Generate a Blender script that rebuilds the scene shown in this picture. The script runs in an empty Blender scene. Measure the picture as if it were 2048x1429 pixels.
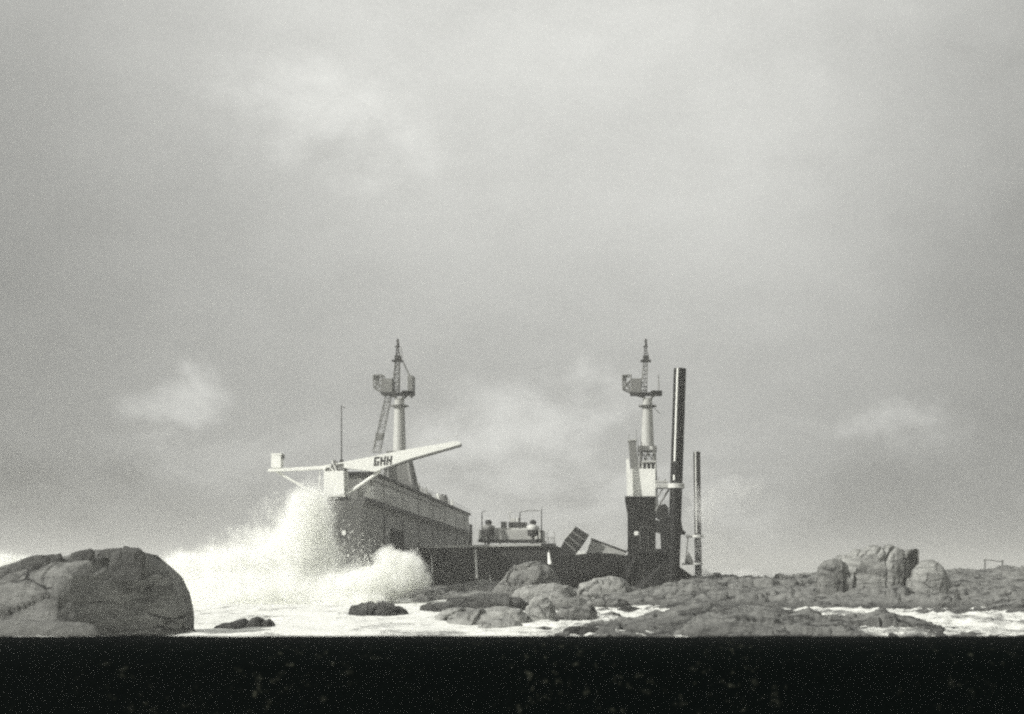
import bpy, bmesh, math, random
from mathutils import Vector, Matrix, noise
R = math.radians
sc = bpy.context.scene
col = sc.collection
random.seed(7)

# ------------------------------------------------------------------ camera, world, sun
F, VX, VY, EYE = 2500.0, 1278.0, 1145.0, 4.0        # focal length in photo pixels, vanishing point of the dock axis, eye height
cam_d = bpy.data.cameras.new('camera')
cam = bpy.data.objects.new('camera', cam_d); col.objects.link(cam)
cam.location = (0, 0, EYE); cam.rotation_euler = (R(90), 0, 0)
cam_d.sensor_width = 36; cam_d.lens = F / 2048 * 36
cam_d.shift_x = (1024 - VX) / 2048; cam_d.shift_y = (VY - 714.5) / 2048
cam_d.clip_start = 0.1; cam_d.clip_end = 20000
cam_d.dof.use_dof = True; cam_d.dof.focus_distance = 190; cam_d.dof.aperture_fstop = 3.2
sc.camera = cam

SUN_EL, SUN_SIDE = 33, 62                            # elevation; degrees to the left of straight behind the camera
to_sun = Vector((-math.sin(R(SUN_SIDE)) * math.cos(R(SUN_EL)), -math.cos(R(SUN_SIDE)) * math.cos(R(SUN_EL)), math.sin(R(SUN_EL))))
sun_d = bpy.data.lights.new('sun', 'SUN'); sun_d.energy = 5.0; sun_d.angle = R(0.6); sun_d.color = (1, .985, .93)
sun = bpy.data.objects.new('sun', sun_d); col.objects.link(sun)
sun.rotation_euler = (-to_sun).to_track_quat('-Z', 'Y').to_euler()

sc.view_settings.view_transform = 'Standard'; sc.view_settings.look = 'None'
sc.view_settings.exposure = 0.0; sc.view_settings.gamma = 1.0
sc.render.engine = 'CYCLES'
sc.cycles.use_denoising = False
sc.cycles.use_adaptive_sampling = True; sc.cycles.adaptive_threshold = .30; sc.cycles.adaptive_min_samples = 15
sc.cycles.max_bounces = 14; sc.cycles.diffuse_bounces = 3; sc.cycles.glossy_bounces = 3
sc.cycles.volume_bounces = 12; sc.cycles.transparent_max_bounces = 12
sc.cycles.volume_step_rate = 1.0; sc.cycles.volume_max_steps = 256
sc.cycles.pixel_filter_type = 'BLACKMAN_HARRIS'; sc.cycles.filter_width = 2.4

class NT:
    """small helper to write node trees"""
    def __init__(s, tree): s.t = tree; tree.nodes.clear()
    def n(s, typ, props=None, **ins):
        nd = s.t.nodes.new(typ)
        for k, v in (props or {}).items(): setattr(nd, k, v)
        for k, v in ins.items():
            key = int(k[1:]) if k[0] == 'i' and k[1:].isdigit() else k.replace('_', ' ')
            if hasattr(v, 'is_output'): s.t.links.new(v, nd.inputs[key])
            else: nd.inputs[key].default_value = v
        return nd
    def math(s, op, a, b=0.0, c=0.0, clamp=False):
        nd = s.n('ShaderNodeMath', dict(operation=op, use_clamp=clamp), i0=a, i1=b, i2=c); return nd.outputs[0]
    def vmath(s, op, a, b=(0, 0, 0)):
        nd = s.n('ShaderNodeVectorMath', dict(operation=op), i0=a, i1=b)
        return nd.outputs['Value'] if op in ('DOT_PRODUCT', 'LENGTH') else nd.outputs[0]
    def noise(s, vec, scale, detail=4, rough=.55, dist=0.0):
        return s.n('ShaderNodeTexNoise', Vector=vec, Scale=scale, Detail=detail, Roughness=rough, Distortion=dist).outputs['Fac']
    def ramp(s, fac, stops, interp='LINEAR'):
        nd = s.n('ShaderNodeValToRGB', Fac=fac); r = nd.color_ramp; r.interpolation = interp
        while len(r.elements) > 1: r.elements.remove(r.elements[-1])
        for i, (p, v) in enumerate(stops):
            e = r.elements[0] if i == 0 else r.elements.new(p)
            e.position = p; e.color = tone(v)
        return nd.outputs['Color']
    def maprange(s, v, a, b, c=0.0, d=1.0, smooth=True):
        return s.n('ShaderNodeMapRange', dict(interpolation_type='SMOOTHSTEP' if smooth else 'LINEAR', clamp=True), i0=v, i1=a, i2=b, i3=c, i4=d).outputs[0]
    def mixc(s, f, a, b, blend='MIX'):
        nd = s.n('ShaderNodeMix', dict(data_type='RGBA', blend_type=blend), i0=f, i6=a, i7=b); return nd.outputs[2]

def tone(v):                                         # the old print's grey: a trace of warm green
    return (v * 1.0, v * 1.008, v * 0.955, 1.0)

world = bpy.data.worlds.new('World'); sc.world = world; world.use_nodes = True
w = NT(world.node_tree)
sky = w.n('ShaderNodeTexSky', dict(sky_type='NISHITA', sun_disc=False, sun_elevation=R(SUN_EL), sun_rotation=R(180 + SUN_SIDE), air_density=1.0, dust_density=3.0, ozone_density=1.0))
bw = w.n('ShaderNodeRGBToBW', Color=sky.outputs[0]).outputs[0]
dirv = w.n('ShaderNodeTexCoord').outputs['Generated']
sep = w.n('ShaderNodeSeparateXYZ', Vector=dirv)
dx, dz = sep.outputs['X'], sep.outputs['Z']
stretch = w.n('ShaderNodeMapping', Vector=dirv, Scale=(1, 1, 1.7)).outputs[0]
c1 = w.noise(stretch, 3.2, 7, .56, .35)
c2 = w.noise(stretch, 9.0, 8, .62, .2)
c3 = w.noise(dirv, 420.0, 2, .6)
grad = w.n('ShaderNodeValToRGB', Fac=w.math('MULTIPLY', dz, 2.0))
cr = grad.color_ramp
for i, (p, v) in enumerate(((0.0, .37), (.10, .41), (.24, .46), (.40, .53), (.58, .63), (.80, .76), (1.0, .78))):
    e = cr.elements[i] if i < 2 else cr.elements.new(p)
    e.position = p; e.color = (v, v, v, 1)
side = w.maprange(w.math('ABSOLUTE', w.math('ADD', dx, .06)), .10, .48, 1.0, .46)
mott = w.math('ADD', 1.0, w.math('MULTIPLY', w.math('SUBTRACT', c1, .5), .42))
mott = w.math('ADD', mott, w.math('MULTIPLY', w.math('SUBTRACT', c2, .5), .34))
mott = w.math('ADD', mott, w.math('MULTIPLY', w.math('SUBTRACT', c3, .5), .16))
low = w.maprange(dz, .02, .16, 1.0, 0.0)
puff = w.math('MULTIPLY', w.math('MULTIPLY', w.maprange(w.noise(stretch, 6.5, 6, .6, .8), .50, .66), low), .42)
def bank(px, py, rad, gain, v):                      # a brighter or darker cloud bank in one part of the sky
    d = Vector(((px - VX) / F, 1, (VY - py) / F)).normalized()
    off = w.vmath('MULTIPLY', w.vmath('SUBTRACT', dirv, tuple(d)), (1, 1, 1.9))
    off = w.vmath('ADD', off, w.vmath('MULTIPLY', w.vmath('SUBTRACT', w.n('ShaderNodeTexNoise', Vector=dirv, Scale=9.0, Detail=6, Roughness=.62).outputs['Color'], (.5, .5, .5)), (.16, .16, .22)))
    f = w.maprange(w.vmath('LENGTH', off), rad, rad * .25)
    return w.math('ADD', v, w.math('MULTIPLY', w.math('MULTIPLY', f, w.maprange(c2, .30, .62)), gain * 2.0))
for px, py, rad, gain in ((330, 790, .055, .34), (250, 900, .05, .20), (1080, 830, .075, .26), (930, 880, .05, .18), (1230, 790, .05, .16), (1820, 860, .045, .28), (1430, 1000, .06, .2), (1080, 970, .10, .12), (640, 240, .10, .12),
                          (150, 1010, .11, -.24), (560, 1000, .07, -.12), (1750, 1010, .10, -.14)):
    mott = bank(px, py, rad, gain, mott)
val = w.math('MULTIPLY', w.math('MULTIPLY', grad.outputs[0], side), w.math('ADD', mott, puff))
val = w.math('ADD', w.math('MULTIPLY', val, 9.2), w.math('MULTIPLY', w.math('MINIMUM', bw, 12.0), .08))
tint = w.vmath('SCALE', (1.0, 1.006, .96)); tint.node.inputs['Scale'].default_value = 1; w.t.links.new(val, tint.node.inputs['Scale'])
bg = w.n('ShaderNodeBackground', Color=tint, Strength=.10)
w.n('ShaderNodeOutputWorld', Surface=bg.outputs[0])

# ------------------------------------------------------------------ helpers
def P(px, py, Y):                                    # photo pixel at distance Y -> point
    return Vector(((px - VX) * Y / F, Y, EYE - (py - VY) * Y / F))
def X_(px, Y): return (px - VX) * Y / F
def Z_(py, Y): return EYE - (py - VY) * Y / F

def tag(o, label=None, cat=None, group=None, kind=None):
    if label: o['label'] = label
    if cat: o['category'] = cat
    if group: o['group'] = group
    if kind: o['kind'] = kind
    return o
def empty(name, loc, label, cat, group=None):
    o = bpy.data.objects.new(name, None); col.objects.link(o); o.location = loc; o.empty_display_size = .5
    return tag(o, label, cat, group)

class MB:
    def __init__(s): s.bm = bmesh.new()
    def box(s, x0, x1, y0, y1, z0, z1, rot=None, bev=0.0):
        m = Matrix.Translation(((x0 + x1) / 2, (y0 + y1) / 2, (z0 + z1) / 2))
        if rot is not None: m = m @ rot
        g = bmesh.ops.create_cube(s.bm, size=1, matrix=m @ Matrix.Diagonal((abs(x1 - x0), abs(y1 - y0), abs(z1 - z0), 1)))
        if bev:
            es = {e for v in g['verts'] for e in v.link_edges}
            bmesh.ops.bevel(s.bm, geom=list(es), offset=bev, segments=2, affect='EDGES', profile=.5)
        return s
    def tube(s, p, q, r, r2=None, n=8, caps=True):
        p, q = Vector(p), Vector(q); d = q - p
        m = Matrix.Translation((p + q) / 2) @ d.to_track_quat('Z', 'Y').to_matrix().to_4x4()
        bmesh.ops.create_cone(s.bm, cap_ends=caps, segments=n, radius1=r, radius2=r if r2 is None else r2, depth=d.length, matrix=m)
        return s
    def path(s, pts, r, n=6):
        for a, b in zip(pts, pts[1:]): s.tube(a, b, r, n=n)
        return s
    def prism(s, poly, y0, y1, shear=0.0):           # polygon in X-Z pushed along Y (shear: drop per metre of Y)
        a = [s.bm.verts.new((x, y0, z)) for x, z in poly]
        b = [s.bm.verts.new((x, y1, z - shear * (y1 - y0))) for x, z in poly]
        s.bm.faces.new(a); s.bm.faces.new(b[::-1])
        n = len(poly)
        for i in range(n): s.bm.faces.new((a[i], b[i], b[(i + 1) % n], a[(i + 1) % n]))
        return s
    def hexa(s, c):                                  # 8 corners: 4 bottom, 4 top
        v = [s.bm.verts.new(p) for p in c]
        for f in ((0, 1, 2, 3), (4, 5, 6, 7), (0, 1, 5, 4), (1, 2, 6, 5), (2, 3, 7, 6), (3, 0, 4, 7)): s.bm.faces.new([v[i] for i in f])
        return s
    def lathe(s, c, prof, n=20):                     # profile (radius, z)
        rings = [[s.bm.verts.new((c[0] + r * math.cos(2 * math.pi * k / n), c[1] + r * math.sin(2 * math.pi * k / n), c[2] + z)) for k in range(n)] for r, z in prof]
        for a, b in zip(rings, rings[1:]):
            for k in range(n): s.bm.faces.new((a[k], a[(k + 1) % n], b[(k + 1) % n], b[k]))
        s.bm.faces.new(rings[0][::-1]); s.bm.faces.new(rings[-1])
        return s
    def lattice(s, p, q, w0, w1, r, n, side=Vector((1, 0, 0)), dep=Vector((0, 1, 0))):
        """square lattice boom from p to q"""
        p, q = Vector(p), Vector(q)
        rows = []
        for i in range(n + 1):
            t = i / n; c = p.lerp(q, t); ww = (w0 + (w1 - w0) * t) / 2
            rows.append([c + side * ww * a + dep * ww * b for a, b in ((-1, -1), (1, -1), (1, 1), (-1, 1))])
        for k in range(4): s.tube(rows[0][k], rows[-1][k], r, n=5)
        for i in range(n):
            for k in range(4):
                a, b = (rows[i][k], rows[i + 1][(k + 1) % 4]) if i % 2 == 0 else (rows[i][(k + 1) % 4], rows[i + 1][k])
                s.tube(a, b, r * .65, n=4)
                s.tube(rows[i + 1][k], rows[i + 1][(k + 1) % 4], r * .65, n=4)
        return s
    def build(s, name, mat, parent=None, smooth=False, loc=None):
        me = bpy.data.meshes.new(name)
        bmesh.ops.recalc_face_normals(s.bm, faces=s.bm.faces)
        s.bm.to_mesh(me); s.bm.free()
        me.materials.append(mat)
        if smooth:
            me.polygons.foreach_set('use_smooth', [True] * len(me.polygons))
            try: me.set_sharp_from_angle(angle=R(40))
            except Exception: pass
        o = bpy.data.objects.new(name, me); col.objects.link(o)
        if parent:
            o.parent = parent
            p = parent; off = Vector()
            while p: off += p.location; p = p.parent
            o.location = -off                        # geometry is written in world coordinates
        return o

# ------------------------------------------------------------------ materials
def surf(name):
    m = bpy.data.materials.new(name); m.use_nodes = True
    return m, NT(m.node_tree)
def paint(name, v, rough=.6, var=.35, scale=.6, streak=.3, metal=0.0, stain=None, spec=.4, seam=0):
    """weathered paint on steel: patchy tone, vertical run marks"""
    m, t = surf(name)
    pos = t.n('ShaderNodeNewGeometry').outputs['Position']
    n1 = t.noise(pos, scale, 6, .62)
    st = t.n('ShaderNodeMapping', Vector=pos, Scale=(2.2, 2.2, .16)).outputs[0]
    n2 = t.noise(st, 1.4, 5, .6)
    n3 = t.noise(pos, scale * 9, 3, .6)
    k = t.math('ADD', 1.0, t.math('MULTIPLY', t.math('SUBTRACT', n1, .5), var * 2))
    k = t.math('ADD', k, t.math('MULTIPLY', t.math('SUBTRACT', n2, .5), streak * 2))
    k = t.math('ADD', k, t.math('MULTIPLY', t.math('SUBTRACT', n3, .5), var * .8))
    k = t.math('MAXIMUM', k, .15)
    if seam:                                         # welded plates: seams 2.4 m apart up, 6 m along, each plate a slightly different tone
        sp_ = t.n('ShaderNodeSeparateXYZ', Vector=pos)
        along = t.math('DIVIDE', t.math('ADD', sp_.outputs['X'], sp_.outputs['Y']), 6.0)
        up = t.math('DIVIDE', sp_.outputs['Z'], 2.4)
        la = t.math('MINIMUM', t.maprange(t.math('ABSOLUTE', t.math('SUBTRACT', t.math('FRACT', up), .5)), .47, .5, 1, .55), t.maprange(t.math('ABSOLUTE', t.math('SUBTRACT', t.math('FRACT', along), .5)), .488, .5, 1, .55))
        cell = t.n('ShaderNodeCombineXYZ', X=t.math('FLOOR', along), Y=t.math('FLOOR', up)).outputs[0]
        wn = t.n('ShaderNodeTexWhiteNoise', dict(noise_dimensions='2D'), Vector=cell).outputs['Value']
        k = t.math('MULTIPLY', t.math('MULTIPLY', k, la), t.math('ADD', .85, t.math('MULTIPLY', wn, .3)))
    sv = t.vmath('SCALE', tone(v)[:3]); t.t.links.new(k, sv.node.inputs['Scale'])
    c = sv
    if stain is not None:
        f = t.maprange(t.noise(st, .9, 5, .65), .54, .68)
        c = t.mixc(t.math('MULTIPLY', f, .75), c, tone(stain))
    bump = t.n('ShaderNodeBump', Strength=.25, Distance=.05, Height=n3)
    b = t.n('ShaderNodeBsdfPrincipled', Base_Color=c, Roughness=rough, Metallic=metal, Normal=bump.outputs[0])
    b.inputs['Specular IOR Level'].default_value = spec
    t.n('ShaderNodeOutputMaterial', Surface=b.outputs[0])
    return m
def stone(name, v, scale=1.0, wet=True, dark=.5, crack=.5, bumpd=.25):
    """granite: mottled, veined, stained dark near the water"""
    m, t = surf(name)
    pos = t.n('ShaderNodeNewGeometry').outputs['Position']
    sepz = t.n('ShaderNodeSeparateXYZ', Vector=pos).outputs['Z']
    n1 = t.noise(pos, .35 * scale, 8, .62, .4)
    tilt = t.n('ShaderNodeMapping', Vector=pos, Rotation=(R(14), R(-32), R(20)), Scale=(.55, .6, 1.5)).outputs[0]
    n2 = t.noise(tilt, .9 * scale, 9, .66, .5)
    n3 = t.noise(pos, 5.0 * scale, 6, .72)
    warp = t.vmath('ADD', tilt, t.vmath('SCALE', t.n('ShaderNodeTexNoise', Vector=pos, Scale=.5, Detail=5, Roughness=.65).outputs['Color']))
    vor = t.n('ShaderNodeTexVoronoi', dict(feature='DISTANCE_TO_EDGE'), Vector=warp, Scale=.30 * scale).outputs['Distance']
    gap = t.maprange(t.noise(pos, .45 * scale, 3, .5), .45, .6)          # cracks come and go
    ck = t.math('SUBTRACT', 1.0, t.math('MULTIPLY', t.math('MULTIPLY', t.maprange(vor, .035, 0.0), gap), crack))
    k = t.math('ADD', .25, t.math('MULTIPLY', n1, .8))
    k = t.math('ADD', k, t.math('MULTIPLY', t.math('SUBTRACT', n2, .5), 1.5))
    k = t.math('ADD', k, t.math('MULTIPLY', t.math('SUBTRACT', n3, .5), 1.0))
    k = t.math('MULTIPLY', t.math('MAXIMUM', t.math('ADD', k, .3), .22), ck)
    weed = t.maprange(t.noise(tilt, .55, 7, .68), .50, .62, 1.0, 1 - dark)          # dark weed and lichen patches
    k = t.math('MULTIPLY', k, weed)
    if wet:
        line = t.math('ADD', sepz, t.math('MULTIPLY', t.math('SUBTRACT', n1, .5), 2.0))
        wetf = t.maprange(line, .0, 1.3, .48, 1.0)
        k = t.math('MULTIPLY', k, wetf)
    sv = t.vmath('SCALE', tone(v)[:3]); t.t.links.new(k, sv.node.inputs['Scale'])
    h = t.math('ADD', t.math('MULTIPLY', n2, 1.0), t.math('MULTIPLY', n3, .25))
    h = t.math('ADD', h, t.math('MULTIPLY', ck, .5))
    bump = t.n('ShaderNodeBump', Strength=.9, Distance=bumpd, Height=h)
    b = t.n('ShaderNodeBsdfPrincipled', Base_Color=sv, Roughness=.75, Normal=bump.outputs[0])
    b.inputs['Specular IOR Level'].default_value = .3
    t.n('ShaderNodeOutputMaterial', Surface=b.outputs[0])
    return m

M = dict(
    hull=paint('hull_black_paint', .013, .7, .5, .5, .5, stain=.035, spec=.2, seam=1),
    pontoon=paint('pontoon_paint', .028, .7, .45, .5, .6, stain=.06, spec=.2, seam=1),
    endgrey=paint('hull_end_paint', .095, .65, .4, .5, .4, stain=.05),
    hullgrey=paint('hull_grey_paint', .30, .6, .28, .3, .35, stain=.09, seam=1),
    gallery=paint('gallery_pale_paint', .62, .6, .2, .3, .3, stain=.25, seam=1),
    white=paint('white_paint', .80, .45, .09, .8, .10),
    offwhite=paint('worn_white_paint', .55, .55, .18, .8, .15, stain=.3),
    steel=paint('grey_steel', .17, .5, .3, 1.2, .2),
    pale=paint('pale_grey_paint', .42, .5, .15, .8, .15),
    dark=paint('dark_steel', .022, .55, .35, 1.0, .25),
    letter=paint('letter_black', .03, .6, .1, 1, .05),
    pile=paint('pile_black', .009, .42, .5, .5, .4, spec=.3, stain=.02),
    glass=paint('window_dark', .02, .15, .1, 1, .05, spec=.8),
    wood=paint('weathered_wood', .16, .8, .3, 2, .2),
    rock=stone('granite', .175, dark=.68, crack=.8),
    rocklight=stone('pale_granite', .27, 1.2, wet=False, dark=.45, crack=.7),
    rockdark=stone('wet_and_shade_granite', .075, 1.2, dark=.4),  # wet surf rocks; on the capping slabs this dark tone stands in for shade
    boulder=stone('boulder_granite', .175, .9, wet=False, dark=.5, crack=.75, bumpd=.3),
    ledge=stone('sandy_ledge', .15, 1.2, wet=False, dark=.25, crack=.2),
)

# ------------------------------------------------------------------ ground, sea
def lerp_table(v, xs, row):
    if v <= xs[0]: return row[0]
    for i in range(len(xs) - 1):
        if v <= xs[i + 1]:
            t = (v - xs[i]) / (xs[i + 1] - xs[i]); t = t * t * (3 - 2 * t)
            return row[i] + (row[i + 1] - row[i]) * t
    return row[-1]
TY = [55, 75, 88, 100, 112, 125, 145, 165, 190, 230, 320, 420, 520]
TP = [-300, 600, 760, 850, 1000, 1110, 1250, 1400, 1500, 1600, 1750, 1900, 2048, 2400]
TZ = [[-3] * 13,
      [-3] * 13,
      [-2, -2, -2, -2, -1.8, -1.6, -1.4, -1.2, -.8, -.8, -2, -3, -4],
      [-2, -2, -2, -1.5, -.9, -.7, -.6, -.3, .7, 1.0, -1, -3, -4],
      [-2, -1.5, -.9, -.7, -.6, -.6, -.5, .2, 1.3, 1.6, -1, -3, -4],
      [.0, .0, -.3, -.6, -.65, -.6, -.4, .6, 1.5, 1.8, -1, -3, -4],
      [.6, .5, .3, -.4, -.7, -.65, -.1, .8, 1.4, 2.0, -1, -3, -4],
      [.6, .7, .8, .6, .1, -.3, 1.0, 2.2, 2.7, 2.4, 0, -3, -4],
      [.6, .7, .8, .7, .0, -.7, .3, 1.9, 2.8, 2.6, 0, -3, -4],
      [.5, .6, .7, .4, -.5, -.8, .7, 2.2, 3.0, 3.0, .5, -3, -4],
      [.5, .5, .5, .0, -.8, -.6, 1.5, 2.4, 3.2, 3.5, 2, -2, -4],
      [.4, .4, -.1, -.7, -.8, .1, 1.8, 2.5, 3.4, 3.7, 4.1, 1, -4],
      [.4, .3, -.6, -.8, -.5, .4, 2.0, 2.8, 3.5, 3.9, 4.4, 3, -4],
      [.4, .3, -.3, -.4, .1, 1.0, 2.2, 3, 3.7, 4.2, 4.7, 4, -4]]
def base_z(px, Y):
    return lerp_table(Y, TY, [lerp_table(px, TP, [TZ[i][j] for i in range(len(TP))]) for j in range(len(TY))])
def facet(p, tilt=1.0):
    """broken block: every cell gets its own height and its own slant"""
    d, pts = noise.voronoi(p)
    c = pts[0]; q = c * 5.17; r = Vector((noise.noise(q + Vector((3.1, 7.7, 1.3))), noise.noise(q + Vector((41.3, 2.2, 9.9))), noise.noise(q + Vector((8.8, 63.1, 27.4))))) * 1.1
    e = min(1.0, (d[1] - d[0]) * 16.0)
    return r.x * .9 + tilt * (r.y * (p.x - c.x) + r.z * (p.y - c.y)) * 1.9 - (1 - e) * .22
def strata(x, y):
    w_ = noise.fractal(Vector((x * .12, y * .09, 4)), .9, 2.1, 3)
    a = noise.fractal(Vector((x * .10, y * .06, 0)), .8, 2.1, 3)
    f1 = facet(Vector((x * .15 + y * .06 + w_ * .5, y * .085 - x * .02 + w_ * .4, .3)))
    f2 = facet(Vector((x * .27 + y * .12 + w_ * .7, y * .21 - x * .06 + w_ * .6, 4.3)))
    f3 = facet(Vector((x * .75 + y * .3, y * .6 - x * .2, 8.3)))
    c = noise.fractal(Vector((x * 1.6, y * 1.2, 9.0)), .7, 2.2, 4)
    return a * .42 + f1 * .70 + f2 * .55 + f3 * .20 + c * .10

TI = {}
def terrain():
    pxs = [560 + i * (2420 - 560) / 620 for i in range(621)]
    Ys = []; y = 42.0
    while y < 520: Ys.append(y); y *= 1.0065
    vs = []; fs = []
    for Y in Ys:
        for px in pxs:
            x = X_(px, Y); b = base_z(px, Y) - 3.0 * max(0.0, (60 - Y) / 16)
            k = max(.12, min(1.0, (b + 1.15) / 1.5))
            z = b + strata(x, Y) * k * (.85 + .25 * min(1.5, max(0, b) / 2))
            vs.append((x, Y, z))
    n = len(pxs)
    for j in range(len(Ys) - 1):
        for i in range(n - 1): fs.append((j * n + i, j * n + i + 1, (j + 1) * n + i + 1, (j + 1) * n + i))
    me = bpy.data.meshes.new('rocky_shore'); me.from_pydata(vs, [], fs); me.materials.append(M['rock'])
    me.polygons.foreach_set('use_smooth', [True] * len(me.polygons))
    o = bpy.data.objects.new('rocky_shore', me); col.objects.link(o); o['kind'] = 'structure'
terrain()

def foamy_sea():
    m, t = surf('sea_water')
    pos = t.n('ShaderNodeNewGeometry').outputs['Position']
    att = t.n('ShaderNodeAttribute', dict(attribute_name='surf')).outputs['Fac']
    st = t.n('ShaderNodeMapping', Vector=pos, Scale=(.5, .22, 1)).outputs[0]
    n1 = t.noise(st, .5, 8, .68, .8)
    n2 = t.noise(pos, 1.6, 6, .7, .4)
    v = t.math('ADD', t.math('MULTIPLY', n1, .7), t.math('MULTIPLY', n2, .3))
    thr = t.math('SUBTRACT', .80, t.math('MULTIPLY', att, .46))
    f = t.maprange(t.math('SUBTRACT', v, thr), -.06, .12)
    c = t.mixc(f, tone(.05), tone(.78))
    rough = t.math('ADD', .18, t.math('MULTIPLY', f, .6))
    h = t.math('ADD', t.math('MULTIPLY', n2, .6), t.math('MULTIPLY', f, .5))
    bump = t.n('ShaderNodeBump', Strength=.7, Distance=.3, Height=h)
    b = t.n('ShaderNodeBsdfPrincipled', Base_Color=c, Roughness=rough, IOR=1.33, Normal=bump.outputs[0])
    t.n('ShaderNodeOutputMaterial', Surface=b.outputs[0])
    pxs = [-6000, -4000, -2500, -1500, -900, -600] + [-400 + i * 2900 / 320 for i in range(321)] + [2700, 3200, 4200, 6000, 9000]
    Ys = []; y = 30.0
    while y < 7000: Ys.append(y); y *= 1.012 if y < 420 else 1.08
    vs, fs, at = [], [], []
    for Y in Ys:
        for px in pxs:
            x = X_(px, Y)
            far = min(1.0, max(0.0, (Y - 240) / 120))
            amp = .30 if Y < 600 else .6
            z = noise.fractal(Vector((x * .10, Y * .16, 1.7)), .8, 2.1, 4) * amp + noise.fractal(Vector((x * .5, Y * .5, 5)), .8, 2.1, 3) * .10
            s = .95 * (1 - far) + .22 * far
            if px < 250: s = min(s, .8)
            if px > 1000 and Y < 170:                # the sea tumbles through the gullies between the rocks
                g = min(1.0, (px - 1000) / 150)
                s *= 1 - .13 * g
                z += g * (.34 * noise.ridged_multi_fractal(Vector((x * .35, Y * .22, 2.2)), .9, 2.1, 4, 1.0, 2.0) - .30 + .22 * noise.fractal(Vector((x * 1.1, Y * .5, 7)), .8, 2.1, 3))
            vs.append((x, Y, z - .05)); at.append(s)
    n = len(pxs)
    for j in range(len(Ys) - 1):
        for i in range(n - 1): fs.append((j * n + i, j * n + i + 1, (j + 1) * n + i + 1, (j + 1) * n + i))
    me = bpy.data.meshes.new('sea'); me.from_pydata(vs, [], fs); me.materials.append(m)
    me.polygons.foreach_set('use_smooth', [True] * len(me.polygons))
    a = me.attributes.new('surf', 'FLOAT', 'POINT'); a.data.foreach_set('value', at)
    o = bpy.data.objects.new('sea', me); col.objects.link(o); o['kind'] = 'structure'
foamy_sea()

def beach():
    vs, fs = [], []
    xs = [-300 + i * 10 for i in range(61)]; ys = [-60, -30, -10, 0, 4, 8, 12, 20, 30, 45, 60, 75]
    zs = [2.4, 2.4, 2.4, 2.4, 2.4, 2.35, 2.1, 1.4, .6, -.3, -1.2, -2.5]
    for y, z in zip(ys, zs):
        for x in xs: vs.append((x, y, z + .12 * noise.noise(Vector((x * .2, y * .2, 0)))))
    n = len(xs)
    for j in range(len(ys) - 1):
        for i in range(n - 1): fs.append((j * n + i, j * n + i + 1, (j + 1) * n + i + 1, (j + 1) * n + i))
    me = bpy.data.meshes.new('sand_beach'); me.from_pydata(vs, [], fs)
    me.materials.append(stone('shingle', .12, 2.0, wet=False, dark=.2, crack=.2))
    o = bpy.data.objects.new('sand_beach', me); col.objects.link(o); o['kind'] = 'structure'
beach()

def parapet():
    m, t = surf('tarred_stone')
    pos = t.n('ShaderNodeNewGeometry').outputs['Position']
    n1 = t.noise(pos, 26.0, 5, .7); n2 = t.noise(pos, 1.7, 4, .6); n3 = t.noise(pos, 90, 3, .6)
    sp = t.maprange(n1, .58, .74)
    patch = t.maprange(n2, .42, .66)
    px_ = t.n('ShaderNodeSeparateXYZ', Vector=pos).outputs['X']              # a lichen-grown joint in the stonework
    joint = t.maprange(t.math('ABSOLUTE', t.math('SUBTRACT', px_, .425)), .10, .05)
    patch = t.math('MAXIMUM', t.math('MULTIPLY', patch, .8), t.math('MULTIPLY', joint, 1.0))
    c = t.mixc(t.math('MULTIPLY', sp, patch), (.0020, .0032, .0029, 1), (.085, .088, .066, 1))
    bump = t.n('ShaderNodeBump', Strength=.6, Distance=.01, Height=t.math('ADD', n1, t.math('MULTIPLY', n3, .3)))
    b = t.n('ShaderNodeBsdfPrincipled', Base_Color=c, Roughness=.85, Normal=bump.outputs[0])
    b.inputs['Specular IOR Level'].default_value = .03
    t.n('ShaderNodeOutputMaterial', Surface=b.outputs[0])
    zt = Z_(1272.5, 6.0)
    bm = bmesh.new()
    nx, prof = 240, [(5.35, 2.2), (5.35, 2.9), (5.36, zt - .10), (5.42, zt - .035), (5.55, zt - .005), (5.75, zt), (6.0, zt), (6.03, zt - .04), (6.03, 2.0)]
    rows = []
    for i in range(nx + 1):
        x = -9 + 18 * i / nx
        rows.append([bm.verts.new((x, y, z + (.003 * noise.noise(Vector((x * 3, y * 9, z * 9))) + .006 * noise.fractal(Vector((x * 1.1, 0, 2)), .8, 2.1, 4) if z > 3 else 0))) for y, z in prof])
    for a, b2 in zip(rows, rows[1:]):
        for k in range(len(prof) - 1): bm.faces.new((a[k], a[k + 1], b2[k + 1], b2[k]))
    bm.faces.new(rows[0]); bm.faces.new(rows[-1][::-1])
    bmesh.ops.recalc_face_normals(bm, faces=bm.faces)
    me = bpy.data.meshes.new('parapet_wall'); bm.to_mesh(me); bm.free(); me.materials.append(m)
    me.polygons.foreach_set('use_smooth', [True] * len(me.polygons))
    o = bpy.data.objects.new('parapet_wall', me); col.objects.link(o)
    tag(o, 'nearly black speckled low wall running across the whole foreground', 'wall')
parapet()

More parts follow.
